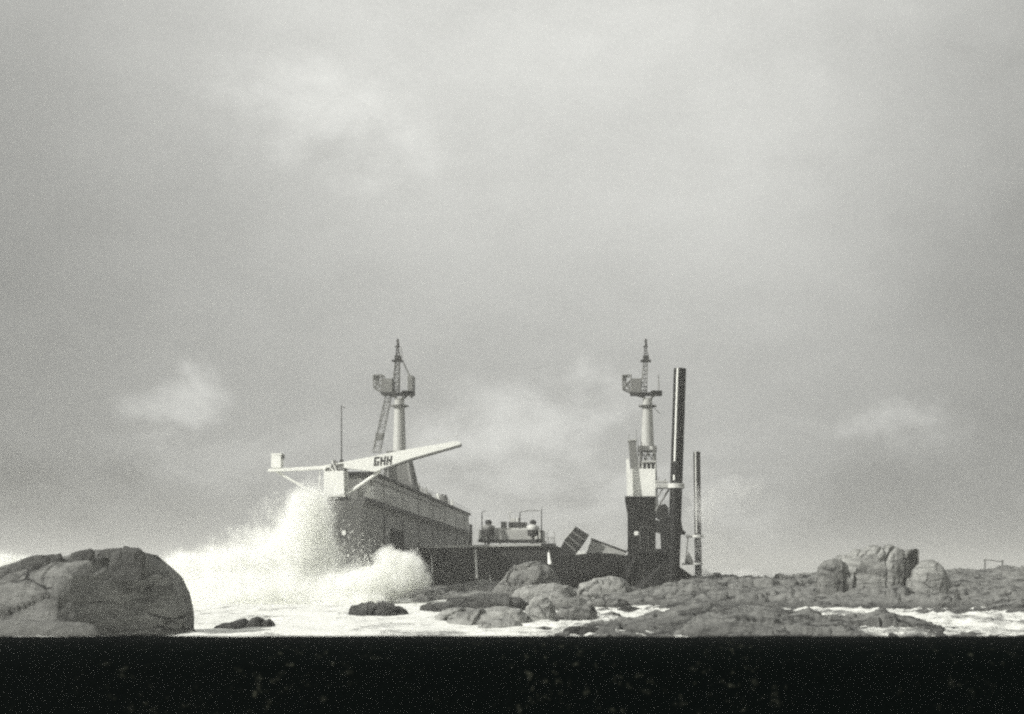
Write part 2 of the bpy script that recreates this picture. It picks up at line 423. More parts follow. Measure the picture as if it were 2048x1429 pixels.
# ------------------------------------------------------------------ rocks
def rock(name, prof, Y, label, base=None, depth=.45, mat='rock', amp=.13, front=None, nu=130, nv=64, group=None, boxy=.46, cat='rock', seed=0.0, grooves=(), blocky=1.0):
    """prof: skyline (px, py) of the rock at distance Y; base: py of its foot; depth: half depth / half width"""
    px0, px1 = prof[0][0], prof[-1][0]
    xs = [p[0] for p in prof]; ys = [p[1] for p in prof]
    base = base if base is not None else max(ys)
    zb = Z_(base, Y) - 1.6
    W = (px1 - px0) * Y / F / 2
    hmax = max(Z_(y, Y) for y in ys) - zb
    def top(px):
        for i in range(len(xs) - 1):
            if px <= xs[i + 1]:
                t = (px - xs[i]) / (xs[i + 1] - xs[i]); return ys[i] + (ys[i + 1] - ys[i]) * t
        return ys[-1]
    vs, fs = [], []
    for i in range(nu + 1):
        u = i / nu; px = px0 + (px1 - px0) * u
        zt = Z_(top(px), Y); h = max(.05, zt - zb)
        e = math.sqrt(max(.02, 1 - (2 * u - 1) ** 4))
        dB = W * depth * e * (h / hmax) ** .5
        dF = (lerp_lin(px, front) if front else dB)
        for j in range(nv + 1):
            t = j / nv; a = math.pi * t
            c, s = math.cos(a), math.sin(a)
            gr = sum(g[2] * math.exp(-((px - (g[3] + (g[0] - g[3]) * s if len(g) > 3 else g[0])) / g[1]) ** 2) * (1 if len(g) < 5 else max(0, min(1, (s - g[4]) * 4))) for g in grooves)
            cc = math.copysign(abs(c) ** .75, c)
            if front: dF = lerp_lin(px - 26 * max(0, s - .55) / .45 + 7 * noise.noise(Vector((s * 5, seed, 1))), front)   # the shoulder leans and wavers
            y = Y - (dF - gr) * cc if c > 0 else Y - dB * cc
            z = zb + h * s ** boxy
            p = Vector((X_(px, Y), y, z))
            sc_ = 1.0 / max(1.2, W * .5)
            q = p * sc_ + Vector((seed, seed * 2, 0))
            dsp = noise.fractal(q * 1.3, .9, 2.1, 5) * .7 + (noise.ridged_multi_fractal(q * Vector((1.6, 1.6, 1.1)).x, .9, 2.1, 4, 1.0, 2.0) - 1.2) * .3
            dsp = dsp * .45 + facet(q * .62 + Vector((0, 0, seed))) * .9 * blocky + facet(q * 1.35 + Vector((seed, 0, 0))) * .36 * blocky + facet(q * 3.2 + Vector((seed, 3, 0))) * .10
            dirv = Vector((.25 * (2 * u - 1), -cc, .55 * s)); dirv.normalize()
            p += dirv * dsp * amp * min(W, hmax) * (1.0 if 0 < j < nv else .3)
            vs.append(p)
    for i in range(nu):
        for j in range(nv):
            a = i * (nv + 1) + j; fs.append((a, a + 1, a + nv + 2, a + nv + 1))
    fs.append(tuple(range(nv + 1))); fs.append(tuple(nu * (nv + 1) + j for j in range(nv, -1, -1)))
    me = bpy.data.meshes.new(name); me.from_pydata([tuple(v) for v in vs], [], fs); me.materials.append(M[mat])
    bm = bmesh.new(); bm.from_mesh(me); bmesh.ops.recalc_face_normals(bm, faces=bm.faces); bm.to_mesh(me); bm.free()
    me.polygons.foreach_set('use_smooth', [True] * len(me.polygons))
    o = bpy.data.objects.new(name, me); col.objects.link(o)
    return tag(o, label, cat, group)
def lerp_lin(v, tab):
    if v <= tab[0][0]: return tab[0][1]
    for (a, b), (c, d) in zip(tab, tab[1:]):
        if v <= c: return b + (d - b) * (v - a) / (c - a)
    return tab[-1][1]

GB = 'boulders and slabs on the shore'
rock('boulder', [(-190, 1262), (-150, 1215), (-80, 1172), (-30, 1152), (0, 1146), (20, 1138), (45, 1129), (85, 1121), (124, 1115), (128, 1122), (138, 1122), (144, 1115), (180, 1106), (220, 1101), (246, 1100), (282, 1103), (304, 1106), (325, 1124), (345, 1140), (358, 1168), (368, 1195), (376, 1220), (376.5, 1234), (378, 1252), (388, 1266)],
     84, 'huge rounded granite boulder at the left edge, its right side black', base=1270, depth=.5, mat='boulder', amp=.06, nu=240, nv=120, boxy=.38, blocky=.35,
     front=[(-190, .5), (-150, 2.0), (0, 4.4), (100, 5.2), (180, 6.1), (196, 6.2), (216, 5.9), (300, 3.0), (376, .9), (388, .3)], group=None, grooves=((128, 5, 1.0, 100, .8), (198, 9, .9, 160, .62), (60, 8, .5, 20, .3), (262, 5, .5, 225, .5)), cat='boulder')
rock('rock_ledge', [(-260, 1250), (-200, 1242), (0, 1240), (90, 1242), (170, 1245), (188, 1250), (200, 1266)], 77, 'pale flat rock ledge at the foot of the huge left boulder', base=1268, depth=.10, mat='ledge', amp=.05, cat='rock ledge', nu=120, nv=30, boxy=.3, blocky=.3)
GS = 'slabs capping the huge boulder, undercut shade painted dark'  # shade of the undercut is put into these slabs as dark stone
rock('capping_rock', [(-20, 1168), (0, 1150), (20, 1134), (45, 1120), (85, 1111), (123, 1106), (127, 1119)], 80.0, 'longest slab capping the huge left boulder, its shade painted dark', base=1136, depth=.12, mat='rockdark', amp=.07, seed=51, group=GS, boxy=.4, nu=60, nv=20, cat='rock')
rock('capping_rock', [(138, 1119), (142, 1109), (160, 1103), (182, 1097), (190, 1104)], 80.0, 'short slab capping the huge left boulder right of the notch, its shade painted dark', base=1116, depth=.2, mat='rockdark', amp=.12, seed=53, group=GS, boxy=.4, nu=50, nv=20, cat='rock')
rock('capping_rock', [(194, 1106), (205, 1096), (232, 1093), (246, 1093), (262, 1098), (282, 1100), (290, 1106)], 80.6, 'knobbly slab on the very top of the huge left boulder, its shade painted dark', base=1112, depth=.2, mat='rockdark', amp=.09, seed=55, group=GS, boxy=.4, nu=50, nv=20, cat='rock')
rock('rock', [(428, 1257), (432, 1252), (460, 1247), (480, 1240), (490, 1239), (498, 1243), (505, 1237), (514, 1234), (524, 1238), (530, 1243), (538, 1240), (545, 1244), (551, 1251), (557, 1256)], 92, 'small dark rock with three humps alone in the white surf', base=1259, depth=.35, mat='rockdark', amp=.06, seed=3)
rock('rock', [(698, 1222), (704, 1213), (740, 1206), (775, 1207), (800, 1213), (812, 1222), (820, 1233)], 120, 'low dark rock in the surf under the spray, leftmost of the slabs before the dock', base=1236, depth=.5, mat='rockdark', amp=.12, seed=5, group=GB)
rock('rock', [(892, 1247), (896, 1236), (915, 1226), (960, 1221), (1010, 1216), (1040, 1221), (1058, 1233), (1065, 1243)], 100, 'long grey slab awash in foam left of the round pale boulder', base=1250, depth=.45, mat='rocklight', amp=.10, seed=8, group=GB)
rock('rock', [(840, 1212), (870, 1203), (930, 1196), (990, 1193), (1040, 1196), (1055, 1204), (1062, 1214)], 132, 'thin dark slab with foam along both sides below the pontoon', base=1218, depth=.4, mat='rockdark', amp=.12, seed=9, group=GB)
rock('rock', [(1045, 1249), (1052, 1215), (1066, 1201), (1085, 1194), (1100, 1199), (1109, 1215), (1113, 1235), (1118, 1250)], 104, 'round pale boulder at the middle of the foamy shore', base=1252, depth=.7, mat='rocklight', amp=.11, seed=12, group=GB)
rock('rock', [(1108, 1252), (1112, 1226), (1122, 1214), (1150, 1210), (1180, 1212), (1192, 1222), (1196, 1240), (1200, 1254)], 102, 'flat-topped grey block right of the round pale boulder with foam over its lip', base=1256, depth=.6, mat='rock', amp=.11, seed=14, group=GB, boxy=.35)
rock('rock', [(985, 1182), (1000, 1165), (1015, 1148), (1030, 1136), (1055, 1129), (1080, 1127), (1098, 1133), (1110, 1142), (1118, 1160), (1124, 1180)], 182, 'grey wedge-shaped outcrop standing against the pontoon wall', base=1184, depth=.5, mat='rock', amp=.12, seed=17, group=GB)
rock('rock', [(1155, 1192), (1160, 1172), (1180, 1168), (1192, 1158), (1215, 1153), (1240, 1157), (1256, 1165), (1266, 1178), (1272, 1192)], 168, 'pale rounded outcrop at the left foot of the dark dock tower', base=1205, depth=.6, mat='rocklight', amp=.11, seed=19, group=GB)
rock('rock', [(1020, 1192), (1030, 1178), (1060, 1168), (1105, 1165), (1135, 1172), (1150, 1186), (1155, 1196)], 172, 'pale grey hump between the wedge-shaped outcrop and the dark steel block', base=1198, depth=.5, mat='rocklight', amp=.12, seed=21, group=GB)
rock('rock', [(795, 1192), (820, 1179), (870, 1171), (930, 1169), (985, 1172), (1010, 1182), (1020, 1194)], 190, 'low black reef under the left half of the pontoon wall', base=1198, depth=.3, mat='rockdark', amp=.15, seed=23, group=GB)
rock('rock', [(1058, 1267), (1066, 1257), (1085, 1253), (1102, 1256), (1112, 1266)], 84, 'small rounded rock in foam just above the black foreground wall', base=1270, depth=.6, mat='rock', amp=.08, seed=25, group=GB)
rock('rock', [(1115, 1268), (1140, 1254), (1165, 1250), (1195, 1253), (1215, 1262), (1230, 1268)], 82, 'dark lumpy rock just above the foreground wall, right of the small rounded one', base=1272, depth=.6, mat='rockdark', amp=.14, seed=27, group=GB)
for pr_, Y_, lab, mt, sd in (
    ([(872, 1232), (884, 1222), (915, 1217), (950, 1219), (966, 1230)], 108, 'low pale slab awash left of the long grey slab', 'rocklight', 61),
    ([(1095, 1216), (1104, 1201), (1130, 1193), (1160, 1195), (1172, 1206), (1178, 1218)], 128, 'grey slab directly behind the flat-topped block', 'rock', 62),
    ([(1198, 1243), (1206, 1229), (1222, 1223), (1240, 1228), (1248, 1243)], 110, 'small grey rock ringed by foam right of the flat-topped block', 'rock', 63),
    ([(1226, 1228), (1236, 1216), (1258, 1211), (1280, 1217), (1288, 1229)], 124, 'low dark rock between two threads of foam below the dark tower', 'rockdark', 64),
    ([(955, 1252), (968, 1241), (1000, 1237), (1030, 1242), (1044, 1252)], 94, 'flat pale rock lying in foam in front of the long grey slab', 'rocklight', 65),
    ([(1060, 1206), (1075, 1190), (1105, 1183), (1135, 1188), (1146, 1204)], 145, 'pale slanting slab under the pale grey hump', 'rocklight', 66),
    ([(1168, 1214), (1180, 1200), (1215, 1196), (1250, 1201), (1262, 1214)], 140, 'long grey slab in front of the pale rounded outcrop', 'rock', 67)):
    rock('rock', pr_, Y_, lab, depth=.5, mat=mt, amp=.09, seed=sd, group=GB, boxy=.36, nu=80, nv=40)
GR = 'tall outcrops on the right shore'
rock('boulder', [(1632, 1160), (1636, 1136), (1646, 1124), (1664, 1117), (1682, 1120), (1696, 1160)], 152, 'dark small outermost boulder at the left end of the right outcrop', base=1164, depth=.8, mat='rock', amp=.08, seed=31, group=GR, cat='boulder')
rock('boulder', [(1640, 1162), (1652, 1134), (1666, 1119), (1682, 1111), (1700, 1106), (1708, 1097), (1722, 1098), (1745, 1090), (1760, 1092), (1764, 1100), (1772, 1089), (1784, 1090), (1800, 1097), (1812, 1106), (1820, 1130), (1824, 1172)], 154, 'broad cleft granite outcrop, the largest on the right shore', base=1166, depth=.6, mat='rocklight', amp=.065, seed=33, group=GR, nu=160, nv=80, boxy=.55, grooves=((1684, 3, .5, 1650), (1720, 3, .5, 1680, .6), (1762, 3, .7, 1715, .6), (1790, 5, 1.1, 1722, .45), (1806, 3, .6, 1802)), cat='boulder')
rock('boulder', [(1800, 1172), (1802, 1125), (1812, 1100), (1830, 1098), (1846, 1104), (1852, 1115), (1850, 1135), (1838, 1174)], 152, 'narrow upright boulder with a black overhang in the right outcrop', base=1172, depth=.8, mat='rock', amp=.09, seed=36, group=GR, cat='boulder', grooves=((1848, 17, 3.0, 1808, .1), (1809, 3, 1.0, 1806)))
rock('boulder', [(1816, 1172), (1826, 1140), (1844, 1124), (1862, 1121), (1880, 1129), (1891, 1144), (1900, 1162), (1904, 1174)], 150, 'smooth rounded boulder at the right end of the right outcrop', base=1172, depth=.8, mat='rocklight', amp=.06, seed=39, group=GR, cat='boulder')
rock('rock', [(1545, 1158), (1552, 1150), (1560, 1147), (1570, 1151), (1580, 1157)], 195, 'tiny knob of rock on the skyline left of the right outcrop', base=1162, depth=.6, mat='rock', amp=.12, seed=41)

# ------------------------------------------------------------------ the floating dock
TRIM = .0125
dock = empty('floating_dock', (-20, 188, 1), 'wrecked floating dock with two tall wing walls aground on the rocks', 'floating dock')
def tz(z, Y): return z - TRIM * (Y - 188)
XL0, XL1, XR0, XR1 = -47.1, -41.6, -1.72, 2.5
b = MB(); b.prism([(XL0, -1), (XL1, -1), (XL1, 13.7), (XL1 + .42, 14.7), (XL1 + .42, 15.2), (XL0 - .3, 15.2), (XL0 - .3, 14.7), (XL0, 13.7)], 188, 308, TRIM)
wl = b.build('wing_wall', M['hullgrey'], dock); wl['label'] = 'grey left wing wall receding behind the spray'
b = MB(); b.prism([(XR0, -1), (XR1, -1), (XR1, 15.2), (XR0 - .38, 15.2), (XR0 - .38, 14.75), (XR0, 13.7)], 188, 308, TRIM)
wr = b.build('wing_wall', M['hull'], dock); wr['label'] = 'black right wing wall seen end on like a tower'
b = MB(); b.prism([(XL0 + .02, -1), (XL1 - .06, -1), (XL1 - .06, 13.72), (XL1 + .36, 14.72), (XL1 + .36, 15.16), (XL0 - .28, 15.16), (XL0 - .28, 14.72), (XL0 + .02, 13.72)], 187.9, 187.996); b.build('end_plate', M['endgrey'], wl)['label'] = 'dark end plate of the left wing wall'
b = MB(); b.box(XR0 - .42, XR1 + .06, 187.85, 190, 15.2, 15.42); b.build('deck_edge', M['dark'], wr)
b = MB(); b.prism([(XL1 + .37, 14.62), (XL1 + .58, 14.62), (XL1 + .58, 15.3), (XL1 + .37, 15.3)], 187.9, 308.05, TRIM); b.build('deck_edge', M['dark'], wl)
# ribs of the left wall
for Y in (204, 220, 236, 252, 268, 284, 298):
    b = MB(); b.box(XL1 - .05, XL1 + .14, Y - .28, Y + .28, tz(2, Y), tz(13.6, Y)); b.build('rib', M['dark'], wl)
b = MB(); b.box(XL1 - .05, XL1 + .02, 209, 221.5, tz(7.3, 215), tz(11.6, 215)); b.build('recess', M['hull'], wl)
# signs on both ends
b = MB(); b.box(X_(684, 187.9), X_(691.5, 187.9), 187.84, 187.9, Z_(1070, 187.9), Z_(1062, 187.9)); b.build('sign_plate', M['white'], wl)
b = MB(); b.box(X_(1268.5, 188), X_(1276.5, 188), 187.92, 188, Z_(1071, 188), Z_(1063, 188)); b.build('sign_plate', M['white'], wr)
dr = MB(); dr.box(X_(1279, 188), X_(1297, 188), 187.9, 188, Z_(1098, 188), Z_(1052, 188)); d_ = dr.build('door', M['endgrey'], wr)
b = MB(); x0, x1, z0, z1 = X_(1281, 188), X_(1295, 188), Z_(1096, 188), Z_(1054, 188)
b.box(x0, x1, 187.86, 187.9, z0, (z0 + z1) / 2 - .05); b.box(x0, x1, 187.86, 187.9, (z0 + z1) / 2 + .05, z1); b.build('door_panel', M['hull'], d_)
# gallery on the left wing
b = MB(); b.prism([(XL0 + .3, 15.2), (XL1 - .05, 15.2), (XL1 - .05, 19.3), (XL0 + .3, 19.3)], 197, 306, TRIM); gal = b.build('upper_gallery', M['gallery'], dock)
b = MB(); b.prism([(XL0 + .1, 19.3), (XL1 + .45, 19.3), (XL1 + .45, 19.75), (XL0 + .1, 19.75)], 195.5, 306.5, TRIM); b.build('roof_edge', M['dark'], gal)
b = MB(); b.prism([(XL1 - .1, 18.3), (XL1 + .10, 18.3), (XL1 + .10, 18.5), (XL1 - .1, 18.5)], 197, 262, TRIM); b.build('pipe_run', M['steel'], gal)
for Y in (204, 220, 236, 252, 268, 284, 298):
    b = MB(); b.box(XL1 - .08, XL1 + .06, Y - .22, Y + .22, tz(15.25, Y), tz(19.25, Y)); b.build('rib', M['steel'], gal)
b = MB()
for i in range(24):
    Y = 197 + i * 4.7; b.tube((XL1 + .4, Y, tz(19.75, Y)), (XL1 + .4, Y, tz(20.7, Y)), .035, n=5)
for z in (20.2, 20.7): b.tube((XL1 + .4, 197, tz(z, 197)), (XL1 + .4, 305, tz(z, 305)), .03, n=5)
b.build('railing', M['steel'], gal)
# gear on the gallery roof
for px, w_, h_, mt in ((838, .5, 2.2, 'pale'), (844, .4, 1.8, 'pale'), (852, .5, 2.0, 'pale'), (858, .9, 1.2, 'steel'), (876, 1.0, 1.9, 'white'), (884, 1.3, 2.1, 'steel'), (891, .9, 2.4, 'dark'), (897, .5, 1.5, 'pale'), (904, .6, 2.0, 'white')):
    Y = (XL1 - 1) * F / (px - VX); z = tz(19.75, Y)
    b = MB(); b.box(XL1 - 1 - w_ / 2, XL1 - 1 + w_ / 2, Y - w_ / 2, Y + w_ / 2, z, z + h_ * .8, bev=.05); b.tube((XL1 - 1, Y, z + h_ * .7), (XL1 - 1, Y, z + h_), w_ * .3); b.build('roof_vent', M[mt], gal)
# far-end fittings of the left wing
b = MB(); b.box(XL1 + .05, XL1 + .75, 305.5, 308.2, tz(6.8, 306), tz(11.5, 306)); b.box(XL1 + .05, XL1 + .5, 306, 308.2, tz(11.5, 306), tz(17.2, 306)); b.box(XL1 + .05, XL1 + 1.0, 305.2, 308.3, tz(8.4, 306), tz(9.4, 306)); b.build('end_fender', M['dark'], wl)
# white lockers and posts at the near end of the left wing
b = MB(); b.box(-41.75, -40.95, 190.5, 193.5, 15.3, 17.2, bev=.04); b.build('locker', M['white'], wl)
b = MB(); b.box(-42.9, -42.4, 190.5, 192, 15.2, 16.9, bev=.04); b.build('locker', M['pale'], wl)
for x in (-43.6, -42.1, -41.3):
    b = MB(); b.tube((x, 189, 15.2), (x, 189, 18.2), .07); b.build('post', M['pale'], wl)
b = MB(); b.box(-46.2, -42.2, 196, 196.9, 15.2, 19.2); b.build('bulkhead', M['steel'], gal)

# pontoon between the wings
YP = 222
xp1 = X_(1110, YP)
pz0, pz1 = Z_(1097, YP), Z_(1091, YP)
b = MB(); b.hexa([(XL1 + .005, YP, -1), (xp1, YP, -1), (xp1, 306, -1), (XL1 + .005, 306, -1), (XL1 + .005, YP, pz0), (xp1, YP, pz1), (xp1, 306, pz1 - .4), (XL1 + .005, 306, pz0 - .6)])
pon = b.build('pontoon', M['pontoon'], dock)
b = MB()
for i in range(19):
    x = XL1 + .6 + i * (xp1 - XL1 - .8) / 18
    b.box(x - .05, x + .05, YP - .08, YP, 1, pz0 - .25)
b.box(XL1 + .1, xp1, YP - .12, YP, Z_(1118, YP), Z_(1115.5, YP)); b.build('frame_bars', M['dark'], pon)
b = MB(); b.hexa([(X_(868, YP), YP - .5, pz0 + .02), (xp1, YP - .5, pz1 - .05), (xp1, YP + 1.2, pz1 - .05), (X_(868, YP), YP + 1.2, pz0 + .02), (X_(868, YP), YP - .5, pz0 + .45), (xp1, YP - .5, pz1 + .36), (xp1, YP + 1.2, pz1 + .36), (X_(868, YP), YP + 1.2, pz0 + .45)])
b.build('coaming', M['pale'], pon)
b = MB(); b.box(X_(1083, YP), xp1 + .2, YP - .8, YP - .5, pz1 - .35, pz1 + .3); b.build('fender', M['dark'], pon)
for i in range(5):
    px = 838 + i * 8; b = MB(); x = X_(px, YP); b.lathe((x, YP + 1, pz0), [(.16, 0), (.16, .35), (.3, .45), (.3, .6), (.1, .7)], 12); b.build('bollard', M['pale'], pon, True)
b = MB()
for i in range(7):
    x = X_(1086 + i * 4, YP); b.tube((x, YP + .3, pz1 + .3), (x + random.uniform(-.15, .15), YP + .3, pz1 + 1.5), .04, n=5)
b.tube((X_(1086, YP), YP + .3, pz1 + 1.4), (X_(1110, YP), YP + .3, pz1 + 1.2), .035, n=5)
b.path([(X_(1098, YP), YP, pz1 + .3), (X_(1093, YP), YP, pz1 + 2.0), (X_(1098, YP), YP, pz1 + 2.9)], .05)
b.path([(X_(1108, YP), YP, pz1 + .3), (X_(1110, YP), YP, pz1 + 2.0), (X_(1106, YP), YP, pz1 + 2.4)], .05)
b.build('railing', M['steel'], pon)

# broken black pontoon section beside the right wing
YB = 203
b = MB()
b.prism([(X_(1110, YB), Z_(1172, YB)), (X_(1113, YB), Z_(1112, YB)), (X_(1150, YB), Z_(1110, YB)), (X_(1190, YB), Z_(1106, YB)), (X_(1232, YB), Z_(1108, YB)), (X_(1252, YB), Z_(1112, YB)), (X_(1262, YB), Z_(1128, YB)), (X_(1262, YB), Z_(1180, YB)), (X_(1200, YB), Z_(1172, YB)), (X_(1158, YB), Z_(1170, YB)), (X_(1157, YB), Z_(1196, YB)), (X_(1145, YB), Z_(1196, YB)), (X_(1143, YB), Z_(1170, YB))], YB, 221.5)
bs = b.build('broken_section', M['hull'], dock)
b = MB()
for i in range(9):
    x = X_(1122 + i * 14, YB); b.box(x - .05, x + .05, YB - .1, YB, Z_(1160, YB), Z_(1116, YB))
b.build('frame_bars', M['dark'], bs)
# skirt of crumpled plate round the foot of the right wing
YS = 187.2
b = MB()
b.prism([(X_(a, YS), Z_(c, YS)) for a, c in ((1252, 1110), (1311, 1100), (1335, 1112), (1356, 1132), (1378, 1147), (1396, 1162), (1370, 1190), (1285, 1205), (1258, 1196), (1250, 1165))], YS, YS + 6)
bmesh.ops.subdivide_edges(b.bm, edges=b.bm.edges[:], cuts=4, use_grid_fill=True)
for v in b.bm.verts: v.co.y -= abs(noise.noise(v.co * .6)) * 1.1
b.build('crumpled_plate', M['hull'], dock)
# guide frame that holds the pile
b = MB(); Yg = 188
b.box(XR1, X_(1366, Yg), Yg - 1.5, Yg + .6, Z_(978, Yg), Z_(968.5, Yg), bev=.08)
b.box(XR1 + .02, X_(1336, Yg), Yg - 1.1, Yg + .2, Z_(966, Yg), Z_(963, Yg))
gf = b.build('pile_guide', M['pale'], dock)
b = MB(); b.tube((XR1, Yg, Z_(1022, Yg)), (X_(1338, Yg), Yg, Z_(979, Yg)), .14); b.tube((XR1, Yg, Z_(1000, Yg)), (X_(1325, Yg), Yg, Z_(979, Yg)), .10)
b.tube((X_(1314, Yg), Yg - .8, Z_(968, Yg)), (X_(1318, Yg), Yg - .8, Z_(955, Yg)), .05); b.tube((X_(1329, Yg), Yg - .8, Z_(968, Yg)), (X_(1330, Yg), Yg - .8, Z_(960, Yg)), .12); b.build('brace', M['steel'], gf)
b = MB()
b.prism([(X_(a, Yg), Z_(c, Yg)) for a, c in ((1311, 1034), (1318, 1012), (1330, 1008), (1337, 1016), (1338, 1044), (1322, 1042))], Yg - .3, Yg + 1.5)
b.prism([(X_(a, Yg), Z_(c, Yg)) for a, c in ((1311, 1064), (1311, 1040), (1340, 1046), (1340, 1108), (1322, 1098), (1321, 1068))], Yg - .2, Yg + 1.4)
b.box(XR1, X_(1345, Yg), Yg - .1, Yg + 2, Z_(1150, Yg), Z_(1098, Yg))
b.prism([(X_(a, Yg), Z_(c, Yg)) for a, c in ((1355, 1050), (1362, 1038), (1366, 1060), (1372, 1064), (1370, 1070), (1355, 1068))], Yg + .3, Yg + 1.2)
b.build('fender_frame', M['dark'], dock)

# bridge house on the right wing
b = MB(); hz0, hz1 = 15.42, Z_(938, 189)
x0h, x1h = X_(1262, 189), X_(1311, 189)
b.box(x0h, x1h, 189, 199, hz0, hz1, bev=.03); house = b.build('bridge_house', M['white'], dock)
b = MB(); b.box(x0h + 1.7, x1h, 189.3, 198, hz1, hz1 + .95); b.build('window_band', M['glass'], house)
for i in range(4):
    x = x0h + 1.75 + i * (x1h - x0h - 1.8) / 3; b = MB(); b.box(x - .06, x + .06, 189.2, 189.3, hz1, hz1 + .95); b.build('window_frame', M['white'], house)
b = MB(); b.box(x0h + 1.6, x1h + .15, 189, 198.3, hz1 + .95, hz1 + 1.25, bev=.04); b.build('roof', M['pale'], house)
b = MB(); b.prism([(X_(1252, 188.4), Z_(919, 188.4)), (X_(1257.5, 188.4), Z_(917, 188.4)), (X_(1266, 188.4), Z_(989, 188.4)), (X_(1254, 188.4), 15.42)], 188.2, 188.5); b.build('wind_screen', M['white'], house)
b = MB(); Yf = 190.5; b.prism([(X_(a, Yf), Z_(c, Yf)) for a, c in ((1256.5, 884), (1272, 882), (1277, 938), (1261.5, 940))], 189.6, 191.4); b.build('funnel', M['steel'], house)
b = MB(); b.prism([(X_(a, Yf), Z_(c, Yf)) for a, c in ((1255.5, 884), (1273, 882), (1273, 879.6), (1255.5, 881.6))], 189.5, 191.5); b.build('funnel_cap', M['pale'], house)
b = MB()
for px, y0, y1 in ((1258, 868, 884), (1273, 860, 884), (1276, 880, 936), (1282, 872, 926), (1289, 888, 926), (1296, 895, 925), (1308, 888, 924), (1312, 930, 968)):
    b.tube(P(px, y1, 192), P(px + random.uniform(-.6, .6), y0, 192), .05, n=5)
b.path([P(1284, 905, 192), P(1291, 918, 192), P(1296, 900, 192), P(1303, 920, 192), P(1308, 906, 192)], .07)
b.path([P(1284, 912, 192.5), P(1310, 910, 192.5)], .05)
b.path([P(1276, 912, 192), P(1286, 900, 192), P(1283, 884, 192)], .06)
b.build('antenna_rails', M['steel'], house)
for px, py, w_, h_ in ((1291, 919, 6, 6), (1302, 897, 6, 8), (1279, 932, 5, 8), (1297, 910, 5, 5)):
    c = P(px, py, 192.6); b = MB(); b.box(c.x - w_ * .0375, c.x + w_ * .0375, 192.2, 193, c.z - h_ * .0375, c.z + h_ * .0375, bev=.04); b.build('roof_box', M['offwhite'], house)

# ------------------------------------------------------------------ swing gangway with the maker's letters
Yw = 188.6
gw = empty('swing_gangway', (X_(670, Yw), Yw, 15.2), 'white swing gangway with a long tapering beam lettered GHH on the left wing', 'gangway')
def pr(pts, y0, y1, name, mat, parent=gw):
    b = MB(); b.prism([(X_(a, Yw), Z_(c, Yw)) for a, c in pts], y0, y1); return b.build(name, M[mat], parent)
beam = pr([(689, 925), (757, 912), (800, 903), (913, 883.5), (922, 886), (922, 890), (820, 919), (768, 937.5), (752, 945), (740, 943), (690, 937)], Yw - .7, Yw + .7, 'beam', 'white')
pr([(768, 940.5), (820, 922), (922, 893), (922, 890), (820, 919), (768, 937.5)], Yw - .75, Yw + .75, 'bottom_flange', 'steel', beam)
b = MB()
for i in range(12):
    t = i / 11; p = P(700 + t * 215, 922.5 - t * 39 - (1 if t > .2 else 0), Yw + .6); b.tube(p, p + Vector((0, 0, .9 if i < 11 else 1.2)), .025, n=4)
b.tube(P(700, 911, Yw + .6), P(915, 872, Yw + .6), .02, n=4); b.build('railing', M['pale'], beam)
# letters, painted plates 2 cm proud on the beam's side, leaning with it
lw = MB()
def letter(x, y, strokes, k=.078):
    ang = R(6)
    for (ax, ay, bx, by) in strokes:
        pts = [(ax, ay), (bx, ay), (bx, by), (ax, by)]
        poly = []
        for u, v in pts:
            uu = u + v * .10; poly.append((X_(x, Yw) + k * uu, Z_(y, Yw) + k * (v + uu * .13)))
        lw.prism(poly, Yw - .735, Yw - .703)
Gs = [(0, 0, 3.5, 17), (3.5, 0, 9.8, 3.8), (3.5, 13.2, 9.8, 17), (6.5, 3.8, 9.8, 9), (5.2, 6.2, 6.5, 9)]
Hs = [(0, 0, 3.3, 17), (6.9, 0, 10.2, 17), (3.3, 6.8, 6.9, 10.6)]
letter(749, 933.5, Gs); letter(761.6, 932.8, Hs); letter(774.2, 931.8, Hs)
lw.build('lettering', M['letter'], beam)
pr([(538, 944), (538, 939), (600, 935.5), (650, 932.5), (664, 929), (664, 935), (650, 938.5), (600, 941.5)], Yw - .6, Yw + .6, 'tail_beam', 'white')
b = MB(); c0, c1 = P(545, 937, Yw), P(564.5, 908, Yw); b.box(c0.x, c1.x, Yw - .7, Yw + .7, c0.z, c1.z, bev=.05); b.box(c0.x - .05, c1.x + .1, Yw - .75, Yw + .75, c1.z - .25, c1.z); bx_ = b.build('counterweight', M['white'], gw)
b = MB(); b.box(c1.x + .1, c1.x + .25, Yw - .4, Yw + .4, c1.z - .8, c1.z - .1); b.build('bracket', M['steel'], bx_)
pv = pr([(650, 992), (651, 944), (690, 943), (691, 990)], Yw - .9, Yw + 2.2, 'pivot_house', 'white')
b = MB(); b.box(X_(649, Yw), X_(693, Yw), Yw - 1.1, Yw + 2.4, Z_(995, Yw), Z_(991, Yw)); b.build('turntable', M['offwhite'], pv)
b = MB(); b.tube(P(552, 943, Yw), P(612, 977, Yw), .17); b.tube(P(640, 941, Yw), P(638, 975, Yw), .06); b.tube(P(612, 977, Yw), P(652, 992, Yw), .17)
b.build('strut', M['white'], gw)
b = MB(); b.tube(P(762, 942, Yw), P(693, 990, Yw), .26, n=10); b.build('strut', M['white'], gw)
b = MB(); b.tube(P(694, 938, Yw), P(694, 988, Yw), .12); b.build('ladder_post', M['offwhite'], gw)
b = MB(); pts = ((664, 939), (668, 920), (677, 927), (686, 924), (690, 932), (690, 943), (652, 944), (652, 936))
b.prism([(X_(a, Yw), Z_(c, Yw)) for a, c in pts], Yw - .5, Yw + 1); b.build('hinge_gear', M['steel'], gw)
b = MB()
